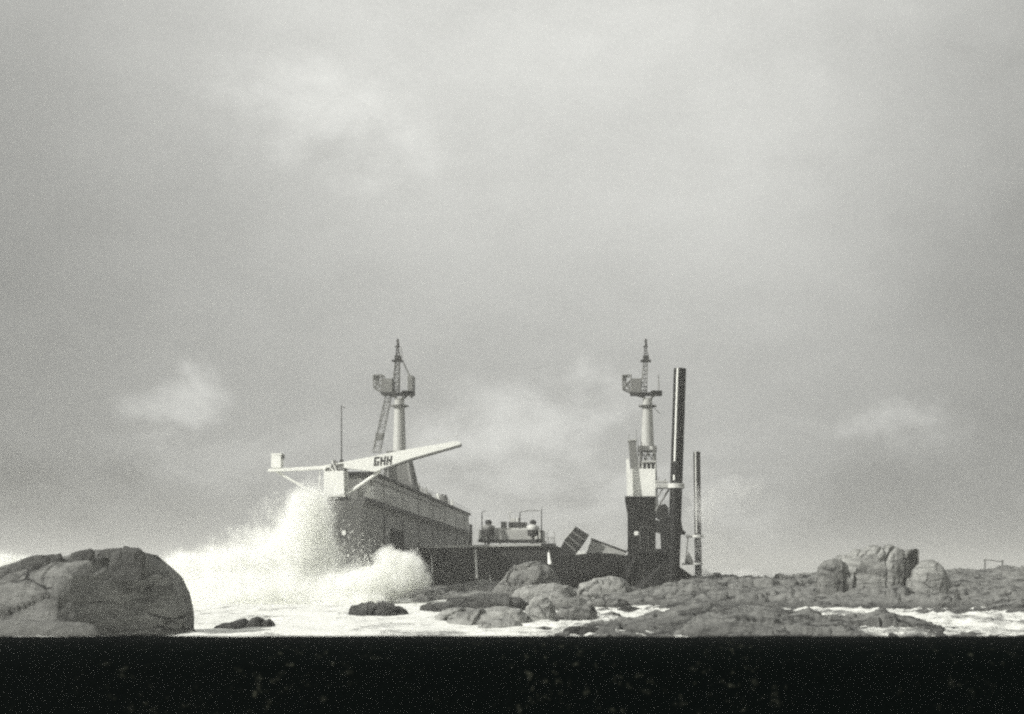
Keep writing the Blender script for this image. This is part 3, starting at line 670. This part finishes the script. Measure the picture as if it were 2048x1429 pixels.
for a, c, d, e in ((652, 934, 648, 943), (658, 932, 668, 944), (664, 922, 674, 944), (672, 929, 688, 926)): b.tube(P(a, c, Yw - .6), P(d, e, Yw - .6), .09)
b.build('brace', M['white'], gw)
ap = empty('antenna_pole', P(683, 925, 190), 'thin dark pole standing above the pivot of the swing gangway', 'pole')
b = MB(); b.tube(P(683, 926, 190), P(683, 812, 190), .10, .07); b.build('shaft', M['dark'], ap)
b = MB(); b.tube(P(683, 813, 190), P(690, 816, 190), .05); b.build('arm', M['dark'], ap)
b = MB(); b.tube(P(683, 926, 190), P(683, 920, 190), .3); b.build('foot', M['dark'], ap)

# ------------------------------------------------------------------ cranes
GC = 'cranes on the two wing walls'
def crane(cx, name_label, left):
    Y = 231; k = Y / F
    X0 = X_(cx, Y)
    root = empty('dock_crane', (X0, Y, tz(19.75 if left else 15.2, Y)), name_label, 'crane', GC)
    L = lambda dx, py, dy=0: Vector((X0 + dx * k, Y + dy, Z_(py, Y)))
    zb = root.location.z
    # portal
    b = MB()
    w0, w1, zt = (2.9, 1.6, Z_(905, Y))if left else (1.6, 1.2, Z_(895, Y))
    for sx in (-1, 1):
        for sy in (-1, 1): b.tube((X0 + sx * w0, Y + sy * 2.4, zb), (X0 + sx * w1, Y + sy * 1.4, zt - .4), .42, .34)
    b.build('portal_leg', M['steel'], root)
    b = MB(); b.box(X0 - w0 - .2, X0 + w0 + .2, Y - 2.8, Y + 2.8, zb, zb + 1.0, bev=.06); b.build('portal_base', M['steel'], root); b = MB(); b.box(X0 - w1 - .5, X0 + w1 + .5, Y - 1.8, Y + 1.8, zt - .8, zt + .1, bev=.06)
    if left: b.prism([(X0 - 1.9, zb + .9), (X0 + 2.6, zb + .9), (X0 + 2.0, zt - .7), (X0 - 1.6, zt - .7)], Y - 1.2, Y + 1.2)
    b.build('portal_frame', M['steel'], root)
    b = MB(); b.lathe((X0, Y, 0), [(1.22, zt), (1.18, zt + .3), (1.05, Z_(850, Y)), (.86, Z_(800, Y)), (.9, Z_(797, Y))], 28); b.build('column', M['pale'], root, True)
    b = MB(); zr = Z_(813, Y); b.lathe((X0, Y, zr), [(1.0, -.15), (1.7, -.05), (1.7, .12), (1.0, .15)], 24)
    if not left: b.tube(L(-14, 813), L(4, 812), .08); b.tube(L(8, 812), L(26, 829), .06)
    b.build('ring_platform', M['steel'], root)
    # slewing frame and struts
    b = MB(); b.box(X0 - 3.2, X0 + 2.5, Y - 1.2, Y + 1.2, Z_(791, Y), Z_(786.5, Y)); b.box(X0 + .6, X0 + 2.7, Y - 1.2, Y + 1.2, Z_(791, Y), Z_(783, Y), bev=.08)
    b.prism([(X0 - 3.2, Z_(787, Y)), (X0 - 1.6, Z_(787, Y)), (X0 - .5, Z_(796, Y)), (X0 - 1.8, Z_(792.5, Y))], Y - 1, Y + 1)
    b.build('slewing_frame', M['dark'], root)
    for dx, dy in ((-15, 787), (14, 790)):
        b = MB()
        for s in (-.9, .9): b.tube(L(0, 803, s * .7), L(dx, dy, s), .16)
        b.tube(L(dx, dy, -.9), L(dx, dy, .9), .12)
        b.build('knee_brace', M['steel'], root)
    b = MB(); b.box(X0 - 3.0, X0 - 1.1, Y - 1.2, Y + 1.2, Z_(787, Y), Z_(759, Y), bev=.08); cab = b.build('cab', M['steel'], root)
    b = MB()
    for s in (-1.1, 1.1):
        b.path([L(-33, 786, s), L(-49, 778, s), L(-50, 753, s), L(-33, 752, s), L(-33, 786, s)], .13, 6)
        b.path([L(-50, 753, s), L(-33, 786, s)], .09, 5); b.path([L(-49, 778, s), L(-34, 762, s)], .12, 5); b.path([L(-50, 766, s), L(-33, 775, s)], .1, 5)
    for dx, py in ((-49, 778), (-50, 753), (-33, 752), (-41, 753)): b.tube(L(dx, py, -1.1), L(dx, py, 1.1), .12, n=6)
    b.box(X0 - 50 * k, X0 - 42 * k, Y - .9, Y + .9, Z_(761, Y), Z_(754, Y)); b.build('winch_cage', M['steel'], cab)
    # lattice head
    b = MB(); b.lattice(L(-8, 790), L(-4, 724), 1.25, .75, .085, 8); b.build('head_mast', M['steel'], root)
    b = MB(); b.box(*[v for a in ((X0 - 14 * k, X0 + 7 * k),) for v in a], Y - .9, Y + .9, Z_(723.5, Y), Z_(721.5, Y)); b.box(X0 - 9 * k, X0 + 3 * k, Y - .5, Y + .5, Z_(721, Y), Z_(712, Y), bev=.06); b.build('head_platform', M['dark'], root)
    b = MB(); b.lattice(L(-3, 712), L(-4, 692), .7, .3, .05, 4); b.box(X0 - 9 * k, X0 + 1 * k, Y - .3, Y + .3, Z_(694.5, Y), Z_(693, Y)); b.tube(L(-3, 693), L(-3.5, 679), .24, .2); b.tube(L(-3.5, 682), L(-4.2, 678), .3, .1); b.build('top_light', M['dark'], root)
    if left:
        b = MB(); b.box(X0 + 18 * k, X0 + 29 * k, Y - 1.2, Y + 1.2, Z_(788, Y), Z_(753, Y), bev=.1); b.prism([(X0 + 17 * k, Z_(788, Y)), (X0 + 28 * k, Z_(788, Y)), (X0 + 23 * k, Z_(796, Y))], Y - 1, Y + 1); b.build('counterweight', M['steel'], root)
        b = MB()
        for s in (-.7, .7): b.tube(L(6, 722, s), L(20, 752, s), .07, n=5); b.tube(L(3, 695, s * .3), L(6, 722, s), .04, n=4)
        b.build('stay', M['steel'], root)
        b = MB(); b.lattice(L(-22, 792), L(-46, 905), 1.0, 1.3, .06, 9); b.tube(L(-22, 790, .8), L(-52, 890, .8), .05, n=4); b.box(X0 - 47 * k, X0 - 33 * k, Y - .6, Y + .6, Z_(880, Y), Z_(868, Y)); b.build('lowered_jib', M['steel'], root)
    else:
        b = MB(); b.tube(L(23, 783), L(22, 752), .09); b.tube(L(22, 752), L(23, 748), .04); b.build('whip_aerial', M['steel'], root)
        b = MB()
        for s in (-.25, .25): b.tube(L(-10, 890, s), L(-10, 812, s), .05, n=4)
        for i in range(26): b.tube(L(-10, 890 - 3 * i, -.25), L(-10, 890 - 3 * i, .25), .03, n=4)
        b.build('ladder', M['steel'], root)
    return root
crane(799, 'tall crane with a lowered lattice jib behind the white lettered gangway', True)
crane(1295, 'tall crane on the black right tower beside the thick black pile', False)

# ------------------------------------------------------------------ guide piles
GP = 'black steel guide piles'
def pile(pts, Y, r, label, collars, stripes):
    a, c = P(*pts[0], Y), P(*pts[1], Y)
    root = empty('guide_pile', c, label, 'pile', GP)
    b = MB(); b.tube(c, a, r, n=48)
    o = b.build('tube', M['pile'], root, True)
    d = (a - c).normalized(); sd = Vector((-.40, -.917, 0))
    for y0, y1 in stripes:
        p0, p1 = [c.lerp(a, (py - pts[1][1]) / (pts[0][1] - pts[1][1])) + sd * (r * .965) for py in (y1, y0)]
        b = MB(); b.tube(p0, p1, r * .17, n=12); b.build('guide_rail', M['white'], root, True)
    for py, w_, h_ in collars:
        t = (py - pts[1][1]) / (pts[0][1] - pts[1][1]); p = c.lerp(a, t)
        b = MB(); b.lathe((p.x, p.y, p.z), [(r + .02, -h_), (w_, -h_), (w_, h_), (r + .02, h_)], 28); b.build('collar', M['offwhite'], root)
    return root
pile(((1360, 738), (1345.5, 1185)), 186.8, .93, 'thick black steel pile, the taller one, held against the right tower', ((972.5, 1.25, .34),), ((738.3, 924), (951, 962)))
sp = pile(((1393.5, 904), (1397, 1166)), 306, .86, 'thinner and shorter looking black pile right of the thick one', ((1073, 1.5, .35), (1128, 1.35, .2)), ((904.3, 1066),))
b = MB(); Yq = 306
b.box(X_(1372, Yq), X_(1390, Yq), Yq - .6, Yq + .6, Z_(1076, Yq), Z_(1071, Yq)); b.prism([(X_(a, Yq), Z_(c, Yq)) for a, c in ((1370, 1128), (1389, 1128), (1377, 1104))], Yq - .5, Yq + .5)
b.tube(P(1376, 1075, Yq), P(1371, 1126, Yq), .18); b.box(X_(1364, Yq), X_(1390, Yq), Yq - .5, Yq + .5, Z_(1130, Yq), Z_(1127, Yq)); b.build('guide_bracket', M['steel'], sp)

# ------------------------------------------------------------------ gear on the pontoon
YD = 238
dh = empty('deckhouse', (X_(1020, YD), YD, 8.4), 'low white deckhouse on the pontoon between the wing walls', 'deckhouse')
b = MB(); b.box(X_(958, YD), X_(1084, YD), YD, YD + 8, Z_(1080, YD), Z_(1060, YD), bev=.05); b.build('wall', M['pale'], dh)
b = MB(); b.box(X_(956, YD), X_(1086, YD), YD - .3, YD + 8.2, Z_(1084.5, YD), Z_(1080.2, YD)); b.build('plinth', M['dark'], dh)
b = MB(); b.box(X_(988, YD), X_(1056, YD), YD + .4, YD + 6, Z_(1060, YD), Z_(1056, YD)); b.build('roof', M['offwhite'], dh)
for px in (962, 1076):
    b = MB(); b.box(X_(px - 4, YD), X_(px + 5, YD), YD - .25, YD - .003, Z_(1078, YD), Z_(1066, YD)); b.build('locker', M['white'], dh)
for px in (970, 1000, 1030, 1062, 1074, 1083):
    b = MB(); b.box(X_(px - 1.3, YD), X_(px + 1.3, YD), YD, YD + .4, 8.0, Z_(1084.5, YD)); b.build('leg', M['offwhite'], dh)
wn = empty('deck_winch', P(1032, 1056, YD + 3), 'dark ribbed winch in the middle of the white deckhouse roof', 'winch')
b = MB(); b.box(X_(1015, YD), X_(1051, YD), YD + 1.5, YD + 4, Z_(1056, YD), Z_(1044, YD), bev=.08); b.build('housing', M['steel'], wn)
b = MB()
for i in range(8): b.box(X_(1017 + i * 4.2, YD), X_(1018.6 + i * 4.2, YD), YD + 1.4, YD + 1.5, Z_(1056, YD), Z_(1044, YD))
b.build('rib', M['dark'], wn)
b = MB(); b.box(X_(1017, YD), X_(1028, YD), YD + 2, YD + 3, Z_(1044, YD), Z_(1036, YD), bev=.05); b.tube(P(1020, 1036, YD + 2), P(1018, 1026, YD + 2), .1); b.tube(P(1018, 1026, YD + 2), P(1025, 1024, YD + 2), .09); b.tube(P(1036, 1044, YD + 2), P(1036, 1036, YD + 2), .3); b.build('control_stand', M['offwhite'], wn)
b = MB(); b.box(X_(1000, YD), X_(1011, YD), YD + 1.5, YD + 2.5, Z_(1056, YD), Z_(1043, YD), bev=.05); o = b.build('roof_box', M['steel'], dh)
GV = 'ventilators beside the deckhouse'
for px, lab, mt in ((977, 'mushroom-headed ventilator with grey shoulders at the left end of the white deckhouse', 'steel'), (1066, 'mushroom-headed ventilator with pale shoulders at the right end of the white deckhouse', 'offwhite')):
    Yv = 234.5; kv = Yv / F
    v = empty('ventilator', (X_(px, Yv), Yv, 8.4), lab, 'ventilator', GV); xv = X_(px, Yv)
    b = MB(); b.lathe((xv, Yv, 0), [(.25, 8.3), (.25, Z_(1073, Yv)), (.5, Z_(1072, Yv))], 14); b.build('stem', M['dark'], v, True)
    b = MB(); b.lathe((xv, Yv, 0), [(.6, Z_(1073, Yv)), (1.0, Z_(1071, Yv)), (1.05, Z_(1061, Yv)), (.9, Z_(1060, Yv))], 18); b.build('drum', M['dark'], v, True)
    b = MB(); b.lathe((xv, Yv, 0), [(.9, Z_(1062, Yv)), (1.05, Z_(1056, Yv)), (.9, Z_(1052, Yv)), (.45, Z_(1049, Yv))], 18); b.box(xv - 1.2, xv + 1.2, Yv - .3, Yv + .3, Z_(1060, Yv), Z_(1052, Yv), bev=.1); b.build('shoulder', M[mt], v, True)
    b = MB(); b.lathe((xv, Yv, 0), [(.35, Z_(1050, Yv)), (.62, Z_(1048, Yv)), (.62, Z_(1043, Yv)), (.3, Z_(1040, Yv))], 16); b.build('head', M['dark'], v, True)
GD = 'thin davits on the deckhouse'
def davit(px, y0, y1, arm, label):
    v = empty('davit', P(px, y0, 236), label, 'davit', GD)
    b = MB(); b.tube(P(px, y0, 236), P(px, y1, 236), .13, .09); b.build('post', M['dark'], v)
    b = MB(); b.path([P(px, y1, 236), P(px + arm * .3, y1 - 3, 236), P(px + arm, y1 - 3.5, 236)], .08); b.build('arm', M['steel'], v)
davit(964, 1083, 1026, 8, 'thin hooked davit at the left end of the deckhouse')
davit(1040, 1058, 1025, 40, 'thin davit with a long arm rising behind the dark winch')
davit(1083, 1084, 1020, 2, 'straight thin davit at the right end of the deckhouse')

# wreckage on the broken section
YT = 204
tb = empty('tilted_tank', P(1140, 1109, YT), 'dark steel tank tilted on its corner on the broken black section', 'steel tank')
pts = ((1152, 1054), (1176, 1069), (1148, 1112), (1112, 1114), (1129, 1080))
b = MB(); b.prism([(X_(a, YT), Z_(c, YT)) for a, c in pts], YT + .5, YT + 5); b.build('shell', M['dark'], tb)
b = MB()
for a, c, d, e in ((1145, 1064, 1168, 1080), (1137, 1073, 1160, 1092), (1130, 1084, 1152, 1103)): b.tube(P(a, c, YT + .5), P(d, e, YT + .5), .09)
b.tube(P(1152, 1054, YT + .5), P(1129, 1080, YT + .5), .12); b.build('rib', M['hullgrey'], tb)
rs = empty('fallen_ramp', P(1212, 1108, YT), 'grey wedge-shaped ramp plate lying between the tilted tank and the tower', 'ramp')
b = MB(); b.prism([(X_(a, YT), Z_(c, YT)) for a, c in ((1182, 1078), (1252, 1104), (1248, 1110), (1170, 1110))], YT + 2, YT + 6); b.build('plate', M['pale'], rs)
b = MB(); b.tube(P(1182, 1078, YT + 2), P(1252, 1104, YT + 2), .16); b.tube(P(1252, 1104, YT + 2), P(1262, 1094, YT + 2), .14); b.build('edge_beam', M['dark'], rs)
b = MB(); b.prism([(X_(a, YT), Z_(c, YT)) for a, c in ((1151, 1110), (1157, 1101), (1163, 1108), (1166, 1101), (1172, 1110))], YT + .4, YT + .8); o = b.build('torn_plate', M['white']); tag(o, 'small jagged white scrap of plate at the foot of the tilted tank', 'scrap')
# streams of water pouring out of the pontoon
def stream(px, y0, y1, w_, Y, label):
    bm = bmesh.new(); rows = []
    n = 26
    for i in range(n + 1):
        t = i / n; py = y0 + (y1 - y0) * t; c = P(px + 2.5 * t, py, Y - .1 - 1.3 * t * t)
        ww = w_ * (.45 + .55 * t) * (1 + .35 * noise.noise(Vector((0, 0, t * 9 + px))))
        rows.append([bm.verts.new((c.x + ww * math.cos(a) + .06 * noise.noise(Vector((a, t * 20, px))), c.y + .4 * ww * math.sin(a), c.z)) for a in [2 * math.pi * k / 10 for k in range(10)]])
    for a, b2 in zip(rows, rows[1:]):
        for k in range(10): bm.faces.new((a[k], a[(k + 1) % 10], b2[(k + 1) % 10], b2[k]))
    bm.faces.new(rows[0]); bm.faces.new(rows[-1])
    bmesh.ops.recalc_face_normals(bm, faces=bm.faces)
    me = bpy.data.meshes.new('water_stream'); bm.to_mesh(me); bm.free(); me.materials.append(M['white'])
    me.polygons.foreach_set('use_smooth', [True] * len(me.polygons))
    o = bpy.data.objects.new('water_stream', me); col.objects.link(o); tag(o, label, 'water', 'water pouring off the pontoon')
stream(951, 1099, 1158, .30, YP, 'long white stream of water falling down the middle of the pontoon wall')
stream(1097, 1100, 1129, .36, YP, 'short thick white stream of water at the right end of the pontoon wall')
stream(862, 1108, 1146, .16, YP, 'faint thin trickle of water beside the spray at the left of the pontoon wall')
stream(979, 1149, 1164, .14, YP, 'tiny slanting trickle low on the pontoon wall beside the wedge-shaped outcrop')

# small timber frame on the far headland
fr = empty('timber_frame', P(1988, 1136, 240), 'small dark timber goal-like frame on the skyline at the far right', 'frame')
for px in (1970, 2005):
    b = MB(); b.box(X_(px, 240) - .13, X_(px, 240) + .13, 239.87, 240.13, Z_(1146, 240), Z_(1120, 240)); b.build('post', M['wood'], fr)
b = MB(); b.tube(P(1967, 1119, 240), P(2007, 1124, 240), .09); b.build('crossbar', M['wood'], fr)
for px, lab in ((2019, 'short dark stake right of the timber frame, the left of two'), (2027, 'short dark stake at the far right of the skyline, the right of two')):
    b = MB(); b.box(X_(px, 240) - .2, X_(px, 240) + .2, 239.8, 240.2, Z_(1146, 240), Z_(1132, 240), bev=.04); tag(b.build('stake', M['wood']), lab, 'stake', 'stakes on the skyline')

# ------------------------------------------------------------------ spray
def spray(name, blobs, label, sigma, origin, aniso=.0, seed=0.0, soft=1.0, wobble=7.0):
    """blobs: (px, py, rx px, rz px, Y, ry m, weight). The hull is the blobs' union; density falls to nothing inside it."""
    m = bpy.data.materials.new(name); m.use_nodes = True; t = NT(m.node_tree)
    pos = t.n('ShaderNodeNewGeometry').outputs['Position']
    st = t.n('ShaderNodeMapping', Vector=pos, Scale=(1, 1, .55), Location=(seed, seed, 0)).outputs[0]
    nz = t.n('ShaderNodeTexNoise', Vector=st, Scale=.20, Detail=6, Roughness=.66)
    away = t.vmath('SUBTRACT', pos, tuple(origin))                     # jets thrown out from where the wave struck
    ray = t.vmath('SCALE', t.vmath('NORMALIZE', away)); ray.node.inputs['Scale'].default_value = 9.0
    far = t.n('ShaderNodeCombineXYZ', Z=t.math('MULTIPLY', t.vmath('LENGTH', away), .22)).outputs[0]
    n2 = t.math('ADD', t.math('MULTIPLY', t.noise(t.vmath('ADD', ray, far), 1.3, 5, .66), .6), t.math('MULTIPLY', t.noise(st, .7, 5, .66), .4))
    wob = t.vmath('SUBTRACT', nz.outputs['Color'], (.5, .5, .5))
    wv = t.vmath('SCALE', wob); wv.node.inputs['Scale'].default_value = wobble
    p2 = t.vmath('ADD', pos, wv)
    acc = None; bm = bmesh.new()
    for px, py, rx, rz, Y, ry, wgt in blobs:
        c = P(px, py, Y); k = Y / F
        d = t.vmath('MULTIPLY', t.vmath('SUBTRACT', p2, tuple(c)), (1 / (rx * k), 1 / ry, 1 / (rz * k)))
        f = t.math('MULTIPLY', t.math('SUBTRACT', 1.0, t.vmath('DOT_PRODUCT', d, d), clamp=True), wgt)
        acc = f if acc is None else t.math('ADD', acc, f)
        bmesh.ops.create_icosphere(bm, subdivisions=3, radius=1, matrix=Matrix.Translation(c) @ Matrix.Diagonal((rx * k * 1.05 + 2.2, ry * 1.05 + 2.2, rz * k * 1.05 + 2.2, 1)))
    n3 = t.noise(st, 2.6, 3, .6)
    dn = t.math('ADD', acc, t.math('MULTIPLY', t.math('SUBTRACT', n2, .5), 3.6))
    dn = t.math('ADD', dn, t.math('MULTIPLY', t.math('SUBTRACT', n3, .5), .6))
    dn = t.math('MULTIPLY', dn, t.maprange(acc, 0, .15))
    dn = t.math('MULTIPLY', t.math('POWER', t.maprange(dn, .05, 1.1 * soft, smooth=False), 1.7), sigma)
    v = t.n('ShaderNodeVolumePrincipled', Color=(.968, .972, .95, 1), Density=dn, Anisotropy=aniso)
    t.n('ShaderNodeOutputMaterial', Volume=v.outputs[0])
    me = bpy.data.meshes.new(name); bm.to_mesh(me); bm.free(); me.materials.append(m)
    o = bpy.data.objects.new(name, me); col.objects.link(o)
    rm = o.modifiers.new('union', 'REMESH'); rm.mode = 'VOXEL'; rm.voxel_size = .7
    return tag(o, label, 'spray', 'bursts of spray', 'stuff')
spray('sea_spray', [
    (622, 1015, 34, 52, 176, 4, 1.0), (618, 1050, 52, 75, 176, 5, 1.1), (606, 1100, 72, 80, 175, 6, 1.1), (585, 1150, 105, 85, 174, 7, 1.2),
    (500, 1150, 110, 62, 172, 7, .8), (420, 1150, 100, 60, 172, 7, .8), (360, 1165, 60, 78, 172, 6, 1.0), (545, 1090, 60, 60, 175, 5, .5),
    (560, 1080, 85, 110, 176, 5, .30), (480, 1130, 130, 80, 174, 6, .35), (640, 1000, 50, 60, 177, 4, .3), (700, 1130, 60, 60, 178, 3, .30),
    (560, 1195, 240, 62, 168, 9, 1.1), (690, 1175, 70, 50, 172, 7, 1.0), (650, 1120, 45, 60, 176, 4, .7), (690, 1200, 130, 40, 165, 8, 1.0)],
    'great column of white spray bursting up in front of the left wing wall', 1.1, P(600, 1230, 172))
spray('sea_spray', [(806, 1138, 48, 44, 168, 4, 1.5), (780, 1122, 42, 32, 168, 4, 1.2), (770, 1165, 75, 42, 166, 5, 1.4), (828, 1158, 30, 26, 168, 3, 1.3), (730, 1180, 70, 35, 166, 5, 1.1)],
    'smaller round burst of spray breaking at the left end of the pontoon wall', 1.9, P(720, 1215, 168), seed=11, wobble=6)
spray('sea_spray', [(20, 1128, 45, 24, 150, 5, 1.0), (-40, 1140, 60, 30, 150, 5, 1.0), (35, 1150, 60, 25, 150, 5, .8)], 'wisp of spray showing above the back of the huge left boulder', .8, P(0, 1190, 150), seed=23)

spray('sea_spray', [(1450, 1151, 80, 17, 285, 6, .9), (1530, 1155, 60, 12, 285, 5, .9), (1610, 1154, 45, 11, 285, 5, .8), (1425, 1090, 45, 70, 290, 6, .42), (1408, 1015, 40, 46, 290, 5, .62), (1480, 985, 75, 48, 290, 6, .34)],
    'thin mist of spray drifting behind the shore right of the thinner pile', .35, P(1440, 1190, 285), seed=37, wobble=8)
def drops():
    """flying water: small irregular drops thrown along the jets"""
    rnd = random.Random(5); vs, fs = [], []
    def drop(c, r, d):
        i = len(vs); u = d.normalized() * r * rnd.uniform(1, 2.6); a = u.orthogonal().normalized() * r * .6; b_ = u.cross(a).normalized() * r * .6
        for q in (u, a, b_, -a, -b_, -u): vs.append(tuple(c + q))
        for f in ((0, 1, 2), (0, 2, 3), (0, 3, 4), (0, 4, 1), (5, 2, 1), (5, 3, 2), (5, 4, 3), (5, 1, 4)): fs.append(tuple(i + k for k in f))
    for o, n, a0, a1, r0, r1 in ((P(600, 1225, 171), 2600, 20, 175, 5, 19), (P(610, 1200, 172), 1500, 72, 108, 9, 18.5), (P(735, 1210, 166), 1500, 8, 100, 3, 8.5)):
        for _ in range(n):
            jet = round(rnd.uniform(a0, a1) / 4) * 4 + rnd.gauss(0, 1.1)
            rr = r1 * rnd.triangular(.25, 1.05, .8) * (.75 + .25 * noise.noise(Vector((jet * .21, 3, r1))))
            d = Vector((math.cos(R(jet)), rnd.gauss(0, .22), math.sin(R(jet))))
            c = o + d * rr
            if c.z > .2: drop(c, .03 + .085 * rnd.random() ** 3, d)
    me = bpy.data.meshes.new('flying_water'); me.from_pydata(vs, [], fs); me.materials.append(M['drops'])
    o = bpy.data.objects.new('flying_water', me); col.objects.link(o)
    tag(o, 'fine drops of water flying off the edges of the spray bursts', 'water drops', None, 'stuff')
M['drops'] = paint('water_drops', .85, .3, .02, 1, .02)
drops()

# ------------------------------------------------------------------ haze
m = bpy.data.materials.new('haze_air'); m.use_nodes = True; t = NT(m.node_tree)
v = t.n('ShaderNodeVolumePrincipled', Color=(1, 1, .97, 1), Density=.00045, Anisotropy=.2)
t.n('ShaderNodeOutputMaterial', Volume=v.outputs[0])
b = MB(); b.box(-26000, 26000, -200, 7600, -6, 60); hz = b.build('haze', m); hz['kind'] = 'stuff'
